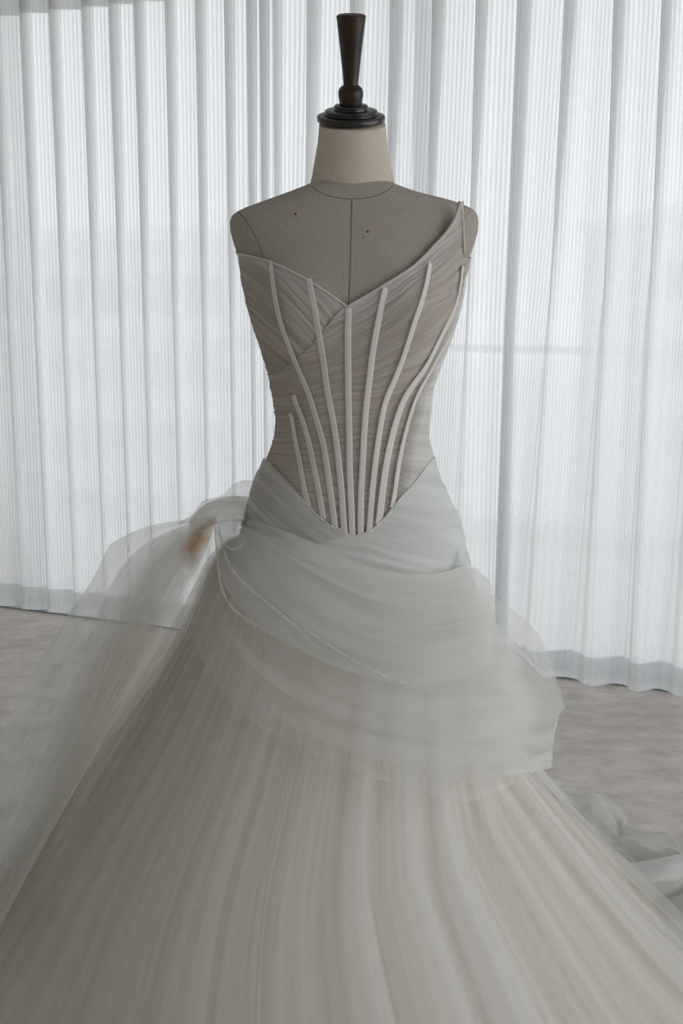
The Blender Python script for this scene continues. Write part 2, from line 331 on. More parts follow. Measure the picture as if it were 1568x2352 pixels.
curtain('curtain', 'white ribbed sheer curtain with wide loose folds, right of the gap behind the dress form', uT, uM, uB,
        np.ones(nR) * .048, np.where(wb_ > 0, .034, -.004), wb_, np.full(nR, .055), 2.53, .02, 4)
rl = empty('curtain_rail', W(1.3, .05, 2.6), 'slim pale curtain rail under the ceiling above the curtains', 'curtain rail')
part('track', *box(U0 + .02, U1 - .02, .0, .05, 2.535, H, W), M_frame, rl, sm=False)

# ------------------------------------------------------------------ lofted bodies
YC = 1.25
class Loft:
    def __init__(s, rows, n=260, sm=6, yc=YC):
        z, cx, hw, bf, bb = [], [], [], [], []
        for py, xl, xr, f, bk in rows:
            Yt = yc - f * f / yc; l = at(xl, py, Yt); r = at(xr, py, Yt); k = math.sqrt(max(1 - (f / yc) ** 2, .3))
            z.append(l[2]); cx.append((l[0] + r[0]) / 2); hw.append((r[0] - l[0]) / 2 / k); bf.append(f); bb.append(bk)
        z = np.array(z)[::-1]; s.zt = np.linspace(z[0], z[-1], n)
        s.t = {k: smooth(np.interp(s.zt, z, np.array(v)[::-1]), sm) for k, v in dict(cx=cx, hw=hw, bf=bf, bb=bb).items()}
        s.z0, s.z1, s.yc = z[0], z[-1], yc
    def __call__(s, th, z, off=0.0, e=1.0, bust=0.0):
        g = lambda k: np.interp(z, s.zt, s.t[k])
        sn, cs = np.sin(th), np.cos(th); b_ = np.where(cs > 0, g('bf'), g('bb')) + off
        x = g('cx') + (g('hw') + off) * np.sign(sn) * np.abs(sn) ** e
        if bust:
            zb = at(800, 715, YC - .12)[2]
            b_ = b_ + bust * np.exp(-((z - zb) / .06) ** 2) * (np.exp(-((th - .62) / .38) ** 2) + np.exp(-((th + .62) / .38) ** 2))
        return np.stack([x, s.yc - b_ * np.sign(cs) * np.abs(cs) ** e, z + 0 * x], -1)
neck_rows = [(284, 733, 885, .056, .058), (330, 729, 889, .058, .06), (370, 722, 895, .06, .062), (400, 717, 901, .062, .063), (418, 713, 905, .064, .064), (470, 713, 905, .064, .064)]
body_rows = [(415, 730, 888, .050, .05), (422, 713, 904, .058, .055), (432, 690, 926, .064, .058), (445, 655, 966, .068, .062), (458, 618, 1022, .072, .066), (468, 590, 1056, .074, .068),
             (478, 562, 1080, .076, .070), (486, 545, 1091, .079, .072), (495, 533, 1096, .082, .075), (510, 528, 1098, .086, .078), (530, 529, 1097, .091, .082), (560, 537, 1089, .098, .088),
             (600, 551, 1073, .105, .09), (660, 557, 1061, .112, .09), (720, 572, 1049, .114, .085), (780, 592, 1029, .110, .08), (850, 617, 1001, .100, .075), (910, 630, 984, .094, .075),
             (970, 637, 978, .092, .078), (1010, 632, 979, .094, .082), (1050, 615, 988, .099, .09), (1100, 594, 1008, .107, .10), (1150, 579, 1030, .114, .11), (1190, 568, 1048, .118, .115),
             (1240, 560, 1058, .122, .12), (1300, 550, 1070, .125, .12), (1360, 545, 1070, .125, .12)]
dress_rows = [(440, 500, 1120, .10, .09), (560, 530, 1095, .104, .09), (590, 548, 1080, .107, .093), (640, 553, 1067, .113, .093), (710, 568, 1053, .117, .09), (780, 590, 1031, .114, .085), (830, 607, 1011, .107, .08), (880, 621, 993, .100, .08),
              (930, 629, 985, .097, .08), (960, 634, 982, .096, .083), (1000, 632, 980, .097, .085), (1040, 619, 989, .101, .093), (1080, 600, 1002, .107, .10), (1110, 588, 1013, .112, .107), (1150, 577, 1031, .118, .114),
              (1190, 566, 1050, .123, .12), (1240, 556, 1062, .128, .124), (1290, 548, 1075, .132, .127), (1340, 542, 1082, .136, .13)]
neckL = Loft(neck_rows, sm=3); bodyL = Loft(body_rows, n=400, sm=3); dressL = Loft(dress_rows, sm=8)
BUST = .022
def lgrid(L_, nz, nth, z0=None, z1=None, **kw):
    z = np.linspace(L_.z0 if z0 is None else z0, L_.z1 if z1 is None else z1, nz); th = np.linspace(-math.pi, math.pi, nth, endpoint=False)
    Z, T = np.meshgrid(z, th, indexing='ij'); return L_(T, Z, **kw), Z, T
form = empty('dress_form', (.012, YC, 0), 'linen covered dress form with dark turned wooden neck cap and handle, wearing the white gown', 'dress form')
V, Z, T = lgrid(bodyL, 260, 160, e=.9, bust=BUST); V = V.reshape(-1, 3); fb = grid_faces(260, 160, True)
cap_ring = [list(range(259 * 160, 260 * 160)), list(range(160))[::-1]]
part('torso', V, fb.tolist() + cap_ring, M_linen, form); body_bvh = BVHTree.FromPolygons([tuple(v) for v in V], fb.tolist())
TILT = R(22)
Vn, Z, T = lgrid(neckL, 60, 96); zt_ = neckL.z1; wgt = np.clip((Z - neckL.z0 - .05) / (zt_ - neckL.z0 - .05), 0, 1) ** 1.5
Vn[..., 2] += (Vn[..., 1] - YC) * math.tan(TILT) * wgt
zseam = at(808, 457, YC - .064)[2]; side = at(712, 425, YC)[2]
low = 1 - wgt; cosf = (YC - Vn[..., 1]) / .064     # base dips at the front, as the seam does
base_z = side - (side - zseam) * np.clip(cosf, -.3, 1)
k = (Z - neckL.z0) / (zt_ - neckL.z0); Vn[..., 2] = base_z + (Vn[..., 2] - Z + zt_ - base_z) * k + (Vn[..., 2] - Z) * 0
Vn[..., 2] = base_z * (1 - k) + (zt_ + (Vn[..., 1] - YC) * math.tan(TILT)) * k
zz = Vn[..., 2]; hw_ = np.interp(zz, neckL.zt, neckL.t['hw']); bf_ = np.interp(zz, neckL.zt, neckL.t['bf']); cx_ = np.interp(zz, neckL.zt, neckL.t['cx'])
Vn[..., 0] = cx_ + hw_ * np.sin(T); Vn[..., 1] = YC - bf_ * np.cos(T)
Vn = Vn.reshape(-1, 3); fn = grid_faces(60, 96, True)
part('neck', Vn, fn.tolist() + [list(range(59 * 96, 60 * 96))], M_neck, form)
both_bvh = BVHTree.FromPolygons([tuple(v) for v in np.r_[V, Vn]], fb.tolist() + (fn + len(V)).tolist())
def cast(bvh, px, py):
    d = Vector(ray(px, py)).normalized(); h = bvh.ray_cast(Vector((0, 0, CAMH)), d)
    return (np.array(h[0]), np.array(h[1])) if h[0] is not None else (None, None)
def on(bvh, pts, n, off=0.0):
    out = []
    for px, py in catmull(pts, n):
        p_, nn = cast(bvh, px, py)
        if p_ is None: continue
        if nn[1] > 0: nn = -nn
        out.append(p_ + nn * off)
    return np.array(out)
part('neck_seam', *tube(on(both_bvh, [(716, 428), (735, 442), (770, 453), (808, 457), (850, 453), (885, 441), (902, 427)], 60), .0007, 6), M_thread, form)
part('center_seam', *tube(on(body_bvh, [(808, 458), (806, 560), (803, 650), (799, 720)], 60, -.0002), .0009, 6), M_thread, form)
part('arm_seam', *tube(on(body_bvh, [(548, 489), (562, 503), (580, 530), (595, 565), (607, 600)], 40), .0007, 6), M_thread, form)
part('arm_seam', *tube(on(body_bvh, [(1082, 484), (1072, 494), (1062, 510), (1050, 540), (1038, 580)], 40), .0006, 6), M_linen, form)
# neck cap and handle, leaning forward with the neck
ctr = at(806, 264.5, YC - .004); PXM = 1 / 1395.0
def capM(V): V = np.asarray(V, float); c, s_ = math.cos(TILT), math.sin(TILT); y = V[:, 1] * c - V[:, 2] * s_; z = V[:, 1] * s_ + V[:, 2] * c; return np.c_[V[:, 0] + ctr[0], y + ctr[1], z + ctr[2]]
def turned(name, prof, mat, parent, dx=0):
    V, Fc = lathe([(r * PXM, h * PXM) for r, h in prof]); V[:, 0] += dx * PXM; return part(name, capM(V), Fc, mat, parent)
cp = turned('neck_cap', [(73, -13), (75.5, -12), (76, -10), (76, -3), (75, -1), (72, 0), (62, .6)], M_black, form)
turned('cap_step', [(59, 0), (59.5, 2), (59.5, 5), (58, 6), (57, 7), (58.5, 8), (58.5, 9.5), (56, 11), (40, 11.4)], M_black, cp)
turned('cap_step', [(38, 10), (38, 14), (36.5, 15.5), (37.5, 17), (37.5, 19.5), (35.5, 21.5), (22, 22)], M_black, cp)
hd = turned('handle', [(24.5, 21), (24.5, 24), (25.5, 30), (27, 38), (27.6, 45), (27, 51), (24.5, 57), (20, 61), (16.3, 63), (16, 66), (19.5, 100), (23.5, 135), (28, 172), (31, 197), (31.3, 199), (30.5, 201), (26, 203.5), (16, 205), (3, 205.5)], M_wood, form, -1)
# a stand under the gown
V, Fc = lathe([(.24, .002), (.24, .02), (.05, .035), (.018, .05), (.018, .80)], 32); V[:, 0] += .012; V[:, 1] += YC; part('stand', V, Fc, M_black, form)
# pins
def pin(hx, hy, tx, ty, label):
    p0, n0 = cast(body_bvh, tx, ty); q = at(hx, hy, p0[1] - .004)
    th = empty('dressmaking_pin', tuple(p0), label, 'pin', 'red headed pins stuck in the dress form')
    V, Fc = tube([p0 + (p0 - q) * .3, q], .0005, 6); part('shaft', V, Fc, M_steel, th)
    V, Fc = lathe([(  .0020 * math.sin(a), -.0020 * math.cos(a)) for a in np.linspace(.05, 3.09, 10)], 14); part('head', V + q, Fc, M_red, th)
pin(678, 491, 676, 502, 'dark red headed pin in the linen chest below the left shoulder slope, head up')
pin(844, 532, 835, 548, 'red headed pin slanting in the linen chest just right of the center seam')

# ------------------------------------------------------------------ the gown
gown = empty('wedding_dress', (.02, YC, 0), 'white tulle wedding gown with boned corset bodice and draped full skirt', 'dress')
NL = np.array([(540, 576), (549, 580), (575, 587), (620, 600), (660, 617), (705, 640), (760, 675), (797, 703), (835, 682), (880, 655), (950, 610), (1000, 560), (1022, 536), (1040, 510), (1050, 488), (1054, 466), (1062, 458)])
VL = np.array([(540, 1190), (570, 1183), (610, 1170), (655, 1155), (697, 1150), (731, 1187), (762, 1210), (785, 1225), (815, 1230), (846, 1221), (877, 1195), (915, 1149), (953, 1107), (991, 1057), (1030, 1010)])
def pleat_coord(px, py):
    k = np.interp(py, [560, 700, 820, 900, 1000, 1100, 1250], [.72, .62, .36, .16, .02, -.12, -.25])
    c = py + k * (px - 800) + 6 * noise2(px / 60, py / 60, 3); al = px - k * (py - 800)
    cup = (px < 797 - (py - 703) * 1.02 + 8 * np.sin(py / 30)) & (py < 860)
    c2 = py - .75 * (px - 560) - .0012 * (px - 560) ** 2 + 5 * noise2(px / 50, py / 50, 8); al2 = px + .75 * py
    return np.where(cup, c2 + 900, c), np.where(cup, al2 + 400, al), cup
def shell(name, region, mat, parent, off, amp, per, nz, nth, kst, coord=None, edgef=None):
    z0 = dressL.z0 ; z1 = at(1057, 452, YC - .1)[2]
    z = np.linspace(z0, z1, nz); th = np.linspace(-2.0, 2.0, nth)
    Z, T = np.meshgrid(z, th, indexing='ij'); P = dressL(T, Z, off=off, e=.9, bust=BUST); px, py = project(P)
    c, al, cup = pleat_coord(px, py) if coord is None else coord(px, py)
    d = amp * (noise1(c / per, 5) * .6 + noise1(c / (per * .43), 9) * .4) + np.where(cup, 0, .0012)
    d = d * np.interp(np.abs(T), [0, 1.3, 1.7], [1, 1.25, .6])
    C = np.stack([np.interp(Z, dressL.zt, dressL.t['cx']), np.full_like(Z, YC), Z], -1); n_ = P - C; n_ /= np.linalg.norm(n_, axis=-1, keepdims=True)
    P = P + n_ * d[..., None]
    Fc = grid_faces(nz, nth); keep = region(px, py, T).ravel(); Fc = Fc[keep[Fc].all(1)]
    st = np.stack([c / kst[0], al / kst[1], 0 * c if edgef is None else edgef(px, py)], -1).reshape(-1, 3)
    used = np.unique(Fc); mp_ = np.full(nz * nth, -1); mp_[used] = np.arange(len(used))
    Vs = P.reshape(-1, 3)[used]; Fs = mp_[Fc]
    o = part(name, Vs, Fs, mat, parent, st[used]); return o, Vs, Fs
def reg_bodice(px, py, T):
    front = (py > np.interp(px, NL[:, 0], NL[:, 1], left=578, right=9999)) & (px < np.interp(py, [440, 480, 585, 600], [1062, 1062, 1066, 9999]))
    back = py > 590
    return np.where(np.abs(T) < 1.45, front | ((py > 592) & (px > 1000)), back) & (py < np.interp(px, VL[:, 0], VL[:, 1]) + 2)
bod, Vb, Fb = shell('bodice', reg_bodice, M_bodice, gown, 0, .0014, 8, 560, 520, (9, 220))
bod_bvh = BVHTree.FromPolygons([tuple(v) for v in Vb], Fb.tolist())
Pq, _a, _b = lgrid(dressL, 160, 220, off=.0044, e=.9, bust=BUST); smooth_bvh = BVHTree.FromPolygons([tuple(v) for v in Pq.reshape(-1, 3)], grid_faces(160, 220, True).tolist())
def reg_hip(px, py, T): return (py > np.interp(px, VL[:, 0], VL[:, 1]) - 5)
hip, Vh, Fh = shell('hip_drape', reg_hip, M_hip, gown, .0022, .0028, 26, 360, 400, (40, 400))
M_side = fabric('side_drape_tulle', (.70, .70, .67), (.80, .80, .77), (3, .5), lo=.3, hi=.7, a0=.0, a1=.15, edge=.72, transl=.25, detail=2)
def reg_side(px, py, T): return (px > np.interp(py, [640, 700, 790, 850, 905, 1010, 1100, 1160], [1040, 1030, 1000, 975, 952, 930, 916, 905])) & (py > 620) & (py < np.interp(px, VL[:, 0], VL[:, 1]) + 1)
shell('side_drape', reg_side, M_side, gown, .0028, .0010, 30, 300, 460, (30, 300), None, lambda px, py: np.clip((px - np.interp(py, [640, 700, 790, 850, 905, 1010, 1100, 1160], [1040, 1030, 1000, 975, 952, 930, 916, 905])) / 28, 0, 1) * np.clip((py - 620) / 80, 0, 1))
M_top = fabric('neckline_tulle', (.66, .63, .60), (.80, .78, .75), (1, 1), lo=.3, hi=.7, a0=.0, a1=.22, edge=.5, transl=.2, detail=4)
def nl_d(px, py): return py - np.interp(px, NL[:, 0], NL[:, 1])
shell('neckline_overlay', lambda px, py, T: reg_bodice(px, py, T) & (np.abs(T) < 1.5) & (py < 900), M_top, gown, .0016, .0008, 8, 420, 460, (5, 200), None, lambda px, py: np.clip(1 - nl_d(px, py) / np.where(px > 800, 90, 45), 0, 1) ** 1.2 * np.where(py < 860, 1, 0))
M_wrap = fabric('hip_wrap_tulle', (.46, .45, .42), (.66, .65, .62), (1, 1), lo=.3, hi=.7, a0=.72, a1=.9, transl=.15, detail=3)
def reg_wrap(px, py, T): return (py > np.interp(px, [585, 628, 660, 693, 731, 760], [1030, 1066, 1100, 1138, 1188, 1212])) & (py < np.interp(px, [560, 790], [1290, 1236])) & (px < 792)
def wrap_coord(px, py): c = py - 1.05 * (px - 560) + .0012 * (px - 560) ** 2 + 5 * noise2(px / 70, py / 70, 4); return c, px + py, px > 1e6
shell('hip_wrap', reg_wrap, M_wrap, gown, .0045, .0016, 13, 300, 420, (22, 400), wrap_coord)
# neckline binding: a rolled edge all along the top
def edge_pts(pts, n, off): 
    out = []
    for px, py in catmull(pts, n):
        q = None
        for dx, dy in ((0, 3), (0, 7), (-3, 3), (3, 6), (-6, 6), (6, 8), (-10, 8), (10, 8)):
            q, nn = cast(bod_bvh, px + dx, py + dy)
            if q is not None: break
        if q is None: continue
        out.append(at(px, py, q[1] - off))
    P = np.array(out); P[:, 1] = smooth(P[:, 1], 6); return P
e1 = edge_pts([(551, 584), (575, 589), (620, 602), (660, 619), (705, 643), (760, 678), (797, 705)], 90, .001)
e2 = edge_pts([(797, 705), (835, 683), (880, 656), (950, 611), (1000, 561), (1022, 537), (1040, 511), (1051, 484), (1057, 463)], 120, .001)
part('neckline_binding', *tube(e1, .0022, 8, np.interp(np.arange(len(e1)), [0, 4, len(e1)], [1.5, 1, 1])), M_trim, gown)
part('neckline_binding', *tube(e2, .0022, 8, np.interp(np.arange(len(e2)), [0, len(e2) - 12, len(e2) - 3, len(e2)], [1, 1.2, 1.6, 1.1])), M_trim, gown)
e3 = edge_pts([(1058, 464), (1062, 500), (1064, 540), (1066, 582)], 50, .0005); part('neckline_binding', *tube(e3, .0020, 8), M_trim, gown)
part('waist_piping', *tube(np.array([q for q in on(smooth_bvh, [tuple(q) for q in VL[4:]], 90, 0)]), .0011, 6), M_hip, gown)
# boning channels
def c2(x, y): return (520 + x * .3827, 560 + y * .3827)
def c3(x, y): return (540 + x * .3827, 900 + y * .3827)
bones = [
 [c3(330, 130), c3(345, 200), c3(360, 300), c3(385, 420), c3(415, 600), c3(440, 690)],
 [c3(348, 20), c3(366, 80), c3(402, 170), c3(440, 300), c3(470, 450), c3(500, 600), c3(527, 765)],
 [c2(262, 105), c2(285, 300), c2(320, 470), c2(375, 620), c2(430, 760), c3(440, 13), c3(475, 130), c3(525, 300), c3(548, 440), c3(570, 600), c3(598, 820)],
 [c2(490, 210), c2(520, 350), c2(550, 530), c2(580, 700), c3(553, 13), c3(580, 130), c3(605, 300), c3(622, 440), c3(637, 600), c3(655, 855)],
 [c2(730, 385), c2(727, 600), c2(729, 760), c3(678, 13), c3(680, 130), c3(685, 300), c3(685, 440), c3(692, 600), c3(702, 862)],
 [c2(955, 262), c2(925, 400), c2(885, 600), c2(865, 750), c3(795, 13), c3(785, 100), c3(770, 300), c3(765, 440), c3(755, 600), c3(752, 862)],
 [c2(1225, 115), c2(1190, 300), c2(1130, 470), c2(1075, 650), c2(1010, 820), c3(900, 60), c3(858, 300), c3(840, 440), c3(822, 600), c3(805, 842)],
 [c2(1420, 130), c2(1390, 350), c2(1330, 480), c2(1260, 620), c2(1190, 760), c3(1028, 13), c3(975, 150), c3(935, 300), c3(905, 450), c3(885, 600), c3(862, 795)],
 [c2(1345, 560), c2(1290, 650), c2(1215, 790), c3(1098, 13), c3(1050, 150), c3(1010, 300), c3(980, 450), c3(960, 600), c3(943, 695)]]
for bi, pts in enumerate(bones):
    P = on(smooth_bvh, pts, 110, 0); 
    for a in range(3): P[:, a] = smooth(P[:, a], 35)
    Tn = np.gradient(P, axis=0); Tn /= np.linalg.norm(Tn, axis=1)[:, None]
    C = np.stack([np.interp(P[:, 2], dressL.zt, dressL.t['cx']), np.full(len(P), YC), P[:, 2]], -1); nn = P - C; nn /= np.linalg.norm(nn, axis=1)[:, None]
    sd = np.cross(Tn, nn); sd /= np.linalg.norm(sd, axis=1)[:, None]; V = []
    hwid = .0050 if bi < 7 else (.0062 if bi == 7 else .0046)
    for q, h in ((-1, -.0004), (-.93, .0002), (-.6, .0005), (0, .0006), (.6, .0005), (.93, .0002), (1, -.0004)):
        V.append(P + sd * q * hwid + nn * h)
    V = np.stack(V, 1); al = np.linspace(0, 1, len(P))[:, None] + np.zeros((1, 7))
    part('boning_channel', V.reshape(-1, 3), grid_faces(len(P), 7), M_bone, gown, np.stack([al, al * 0 + np.linspace(0, 1, 7), al * 0], -1))

# skirt
skirt_rows = [(1190, 562, 1052, .126, .13), (1240, 520, 1066, .135, .14), (1300, 470, 1080, .15, .16), (1400, 425, 1100, .19, .22), (1500, 372, 1122, .23, .28), (1600, 320, 1130, .28, .34), (1700, 255, 1150, .325, .40),
              (1800, 195, 1175, .365, .46), (1900, 130, 1235, .40, .52), (2000, 80, 1295, .435, .57), (2100, 25, 1352, .465, .62), (2352, -120, 1500, .54, .75), (2700, -330, 1720, .62, .9), (3000, -500, 1900, .68, 1.0)]
skL = Loft(skirt_rows, sm=12); zf = skL.zt[0]
def pleats(th, seed, n):
    """sharp tulle folds round the skirt: piecewise ramps of uneven width"""
    rng = np.random.RandomState(seed); e = np.sort(rng.uniform(-math.pi, math.pi, n)); d = np.diff(np.r_[e, e[0] + 2 * math.pi])
    i = np.searchsorted(e, th, side='right') - 1; s0 = np.where(i < 0, e[-1] - 2 * math.pi, e[i]); w_ = d[i % n]
    q = (th - s0) / w_; ht = rng.uniform(.4, 1, n)[i % n]; sk = rng.uniform(.08, .45, n)[i % n]
    return ht * np.where(q < sk, q / sk, (1 - q) / (1 - sk)) ** .8 * np.clip(w_ / .12, .3, 1)
def skirt(name, mat, off, n, amp, seed, nz=150, nth=1500, ztop=None, parent=gown):
    z = np.linspace(max(zf, .01), at(800, 1325, YC - .13)[2] if ztop is None else ztop, nz); th = np.linspace(-math.pi, math.pi, nth, endpoint=False)
    Z, T = np.meshgrid(z, th, indexing='ij'); g = np.clip((skL.z1 - Z) / (skL.z1 - .1), 0, 1)
    T2 = T + .015 * np.sin(3 * Z + seed) * g
    d = amp * g ** .8 * (pleats((T2 + math.pi) % (2 * math.pi) - math.pi, seed, n) - .4) * np.clip(g * 2.2, 0, 1) + .35 * amp * g * noise1(T2 * 4 + 9, seed)
    P = skL(T, Z, off=off * np.clip(g * 4, .15, 1) + d, e=1.0)
    return part(name, P.reshape(-1, 3), grid_faces(nz, nth, True), mat, parent, np.stack([T2 * 2.2, Z, 0 * Z], -1))
skirt('underskirt', M_under, -.03, 34, .018, 3)
skirt('skirt_layer', M_skirt1, -.012, 30, .022, 11)
skirt('skirt_layer', M_skirt2, .004, 22, .020, 23)

# drapes: sheets spanned between guide lines; depth follows the gown's own surface
hull = []; 
Vk, Z, T = lgrid(skL, 120, 160, off=.012); Vd, Z2, T2 = lgrid(dressL, 80, 160, z0=dressL.z0, z1=at(800, 1000, YC)[2], off=.003, e=.95)
hull_bvh = BVHTree.FromPolygons([tuple(v) for v in np.r_[Vk.reshape(-1, 3), Vd.reshape(-1, 3)]], grid_faces(120, 160, True).tolist() + (grid_faces(80, 160, True) + 120 * 160).tolist())
pyT = np.array([r[0] for r in skirt_rows]); YtT = np.array([YC - r[3] ** 2 / YC for r in skirt_rows])
def depth(px, py):
    d = Vector(ray(px, py)); h = hull_bvh.ray_cast(Vector((0, 0, CAMH)), d.normalized())
    return h[0].y if h[0] is not None else float(np.interp(py, pyT, YtT))
def sheet(name, guides, mat, nu=60, nv=90, off=.01, fold=(.006, 7), seed=0, parent=gown, flip=False, edge_w=(.03, .03), puff=0.0, crumple=0.0, straight=False, fade=False, grad=False):
    G = []
    for g in guides:
        g = [tuple(q) + (() if len(q) == 3 else (depth(q[0], q[1]) - off,)) for q in g]; G.append(catmull([(a / 1000, b_ / 1000, c) for a, b_, c in g], nv))
    G = np.array(G)
    out = np.zeros((nu, nv, 3))
    for j in range(nv): out[:, j] = catmull(G[:, j], nu) if not straight else np.array([np.interp(np.linspace(0, 1, nu), np.linspace(0, 1, len(G)), G[:, j, a]) for a in range(3)]).T
    px, py = out[..., 0] * 1000, out[..., 1] * 1000; Y = out[..., 2]
    if puff is not None:
        D = np.array([[depth(px[i, j], py[i, j]) for j in range(nv)] for i in range(nu)]) - off * .8
        Yn = np.minimum(Y, D)          # never sinks into the skirt
        for _ in range(4):
            for ax in (0, 1): Yn = np.apply_along_axis(lambda a: smooth(a, 2), ax, Yn)
        Y = np.minimum(Yn, D)
    u = np.linspace(0, 1, nu)[:, None] + np.zeros((1, nv)); v = np.linspace(0, 1, nv)[None] + np.zeros((nu, 1))
    amp = fold[0] * np.clip(v * 3, .1, 1)
    Y = Y - amp * (2 - 2.6 * np.abs(noise1(u * fold[1] + .25 * np.sin(v * 4 + seed), seed))) - (puff or 0) * np.sin(math.pi * u) * np.sin(math.pi * v)
    if crumple: Y = Y + crumple * noise2(u * 9, v * 11, seed + 1) + crumple * .5 * np.abs(noise2(u * 17, v * 21, seed + 2))
    P = np.zeros((nu, nv, 3))
    for i in range(nu):
        for j in range(nv): P[i, j] = at(px[i, j], py[i, j], Y[i, j])
    P[..., 2] = np.maximum(P[..., 2], .008)
    ed = np.maximum(np.clip(1 - np.minimum(u, 1 - u) / edge_w[0], 0, 1), np.clip(1 - (1 - v) / edge_w[1], 0, 1)) if not flip else np.clip(1 - np.minimum(np.minimum(u, 1 - u), np.minimum(v, 1 - v)) * 2.4, 0, 1)
    if grad: ed = np.maximum(ed * .2, np.clip(v, 0, 1) ** 1.5 * np.clip((1 - u) / .3, 0, 1) * np.clip(u / .1, .3, 1))
    if fade: ed = np.clip(1 - v / .45, 0, 1)
    return part(name, P.reshape(-1, 3), grid_faces(nu, nv), mat, parent, np.stack([u, v, ed], -1))
K = (492, 1196)
# swags across the front
sheet('front_swag', [[K, (560, 1192), (640, 1215), (760, 1262), (880, 1310), (1000, 1318), (1080, 1300), (1126, 1335)],
                     [(492, 1205), (560, 1235), (660, 1300), (800, 1370), (940, 1400), (1050, 1400), (1110, 1380), (1135, 1370)],
                     [(493, 1215), (540, 1300), (640, 1400), (760, 1475), (900, 1520), (1020, 1500), (1100, 1460), (1135, 1410)],
                     [(492, 1225), (505, 1320), (580, 1425), (700, 1500), (860, 1560), (1000, 1570), (1090, 1540), (1122, 1505)]], M_swagd, 90, 110, off=.014, fold=(.006, 5), seed=2, edge_w=(.02, .02))
sheet('front_swag', [[K, (600, 1230), (720, 1330), (850, 1420), (1000, 1440), (1100, 1420), (1150, 1440), (1230, 1530)],
                     [(492, 1215), (540, 1330), (640, 1450), (800, 1540), (960, 1580), (1100, 1570), (1200, 1570), (1290, 1620)],
                     [(488, 1235), (510, 1400), (600, 1540), (760, 1640), (920, 1690), (1080, 1690), (1200, 1670), (1275, 1660)],
                     [(480, 1255), (440, 1440), (520, 1600), (640, 1695), (800, 1765), (960, 1815), (1080, 1840), (1180, 1800), (1268, 1750)]], M_swag, 90, 120, off=.03, fold=(.008, 5), seed=5, grad=True, edge_w=(.014, .014))
# ruffles at the right hip
sheet('hip_ruffle', [[(1060, 1260), (1080, 1300), (1126, 1335)], [(1040, 1330), (1080, 1345), (1122, 1345)], [(1040, 1400), (1080, 1400), (1105, 1390)]], M_puff, 20, 20, off=.004, fold=(.003, 3), seed=1, puff=None)
sheet('hip_ruffle', [[(1040, 1330, 1.24), (1090, 1350, 1.25), (1135, 1378, 1.26)], [(1030, 1400, 1.18), (1095, 1410, 1.18), (1138, 1420, 1.2)], [(1030, 1480, 1.16), (1090, 1490, 1.16), (1132, 1460, 1.2)], [(1040, 1560, 1.15), (1080, 1540, 1.16), (1112, 1515, 1.2)]], M_ruff, 40, 40, off=.004, fold=(.004, 5), seed=6, puff=None, fade=True)
sheet('hip_ruffle', [[(1100, 1350, 1.33), (1165, 1392, 1.34), (1232, 1452, 1.36), (1262, 1520, 1.37), (1298, 1625, 1.38)], [(1090, 1420, 1.28), (1140, 1460, 1.28), (1190, 1515, 1.28), (1230, 1570, 1.3), (1290, 1632, 1.34)],
                     [(1080, 1520, 1.22), (1120, 1560, 1.22), (1170, 1600, 1.22), (1230, 1630, 1.24), (1283, 1642, 1.28)]], M_puff, 50, 60, off=.004, fold=(.006, 7), seed=9, puff=None, edge_w=(.02, .02))
sheet('hip_ruffle', [[(1090, 1450, 1.30), (1150, 1500, 1.30), (1215, 1560, 1.31), (1275, 1625, 1.33)], [(1060, 1560, 1.15), (1120, 1600, 1.15), (1200, 1640, 1.18), (1283, 1645, 1.28)],
                     [(1060, 1660, 1.1), (1130, 1700, 1.12), (1210, 1715, 1.15), (1270, 1700, 1.22)], [(1050, 1760, 1.08), (1120, 1780, 1.1), (1200, 1775, 1.14), (1266, 1765, 1.2)]], M_ruff, 50, 60, off=.01, fold=(.010, 7), seed=12, puff=None, fade=True, edge_w=(.02, .02))
# the puff at the left hip
sheet('side_puff', [[(600, 1103, 1.36), (582, 1104, 1.36), (560, 1103, 1.36), (538, 1110, 1.36)], [(590, 1120, 1.34), (560, 1120, 1.34), (530, 1126, 1.35), (508, 1138, 1.36)], [(580, 1140, 1.32), (545, 1142, 1.33), (510, 1148, 1.34), (468, 1150, 1.36)],
                    [(570, 1165, 1.3), (535, 1165, 1.3), (495, 1168, 1.31), (442, 1180, 1.34)], [(565, 1195, 1.26), (530, 1190, 1.26), (490, 1195, 1.27), (400, 1206, 1.32)]], M_puff, 40, 30, fold=(.004, 8), seed=3, puff=None, edge_w=(.03, .05), crumple=.004)
sheet('side_puff', [[(575, 1140, 1.3), (545, 1138, 1.3), (505, 1142, 1.3), (465, 1160, 1.31)], [(575, 1170, 1.24), (540, 1165, 1.22), (490, 1170, 1.22), (430, 1200, 1.26)], [(568, 1200, 1.2), (540, 1200, 1.17), (500, 1205, 1.16), (440, 1240, 1.2)]],
      M_puffd, 40, 30, fold=(.004, 6), seed=4, puff=None, edge_w=(.05, .05), crumple=.004)
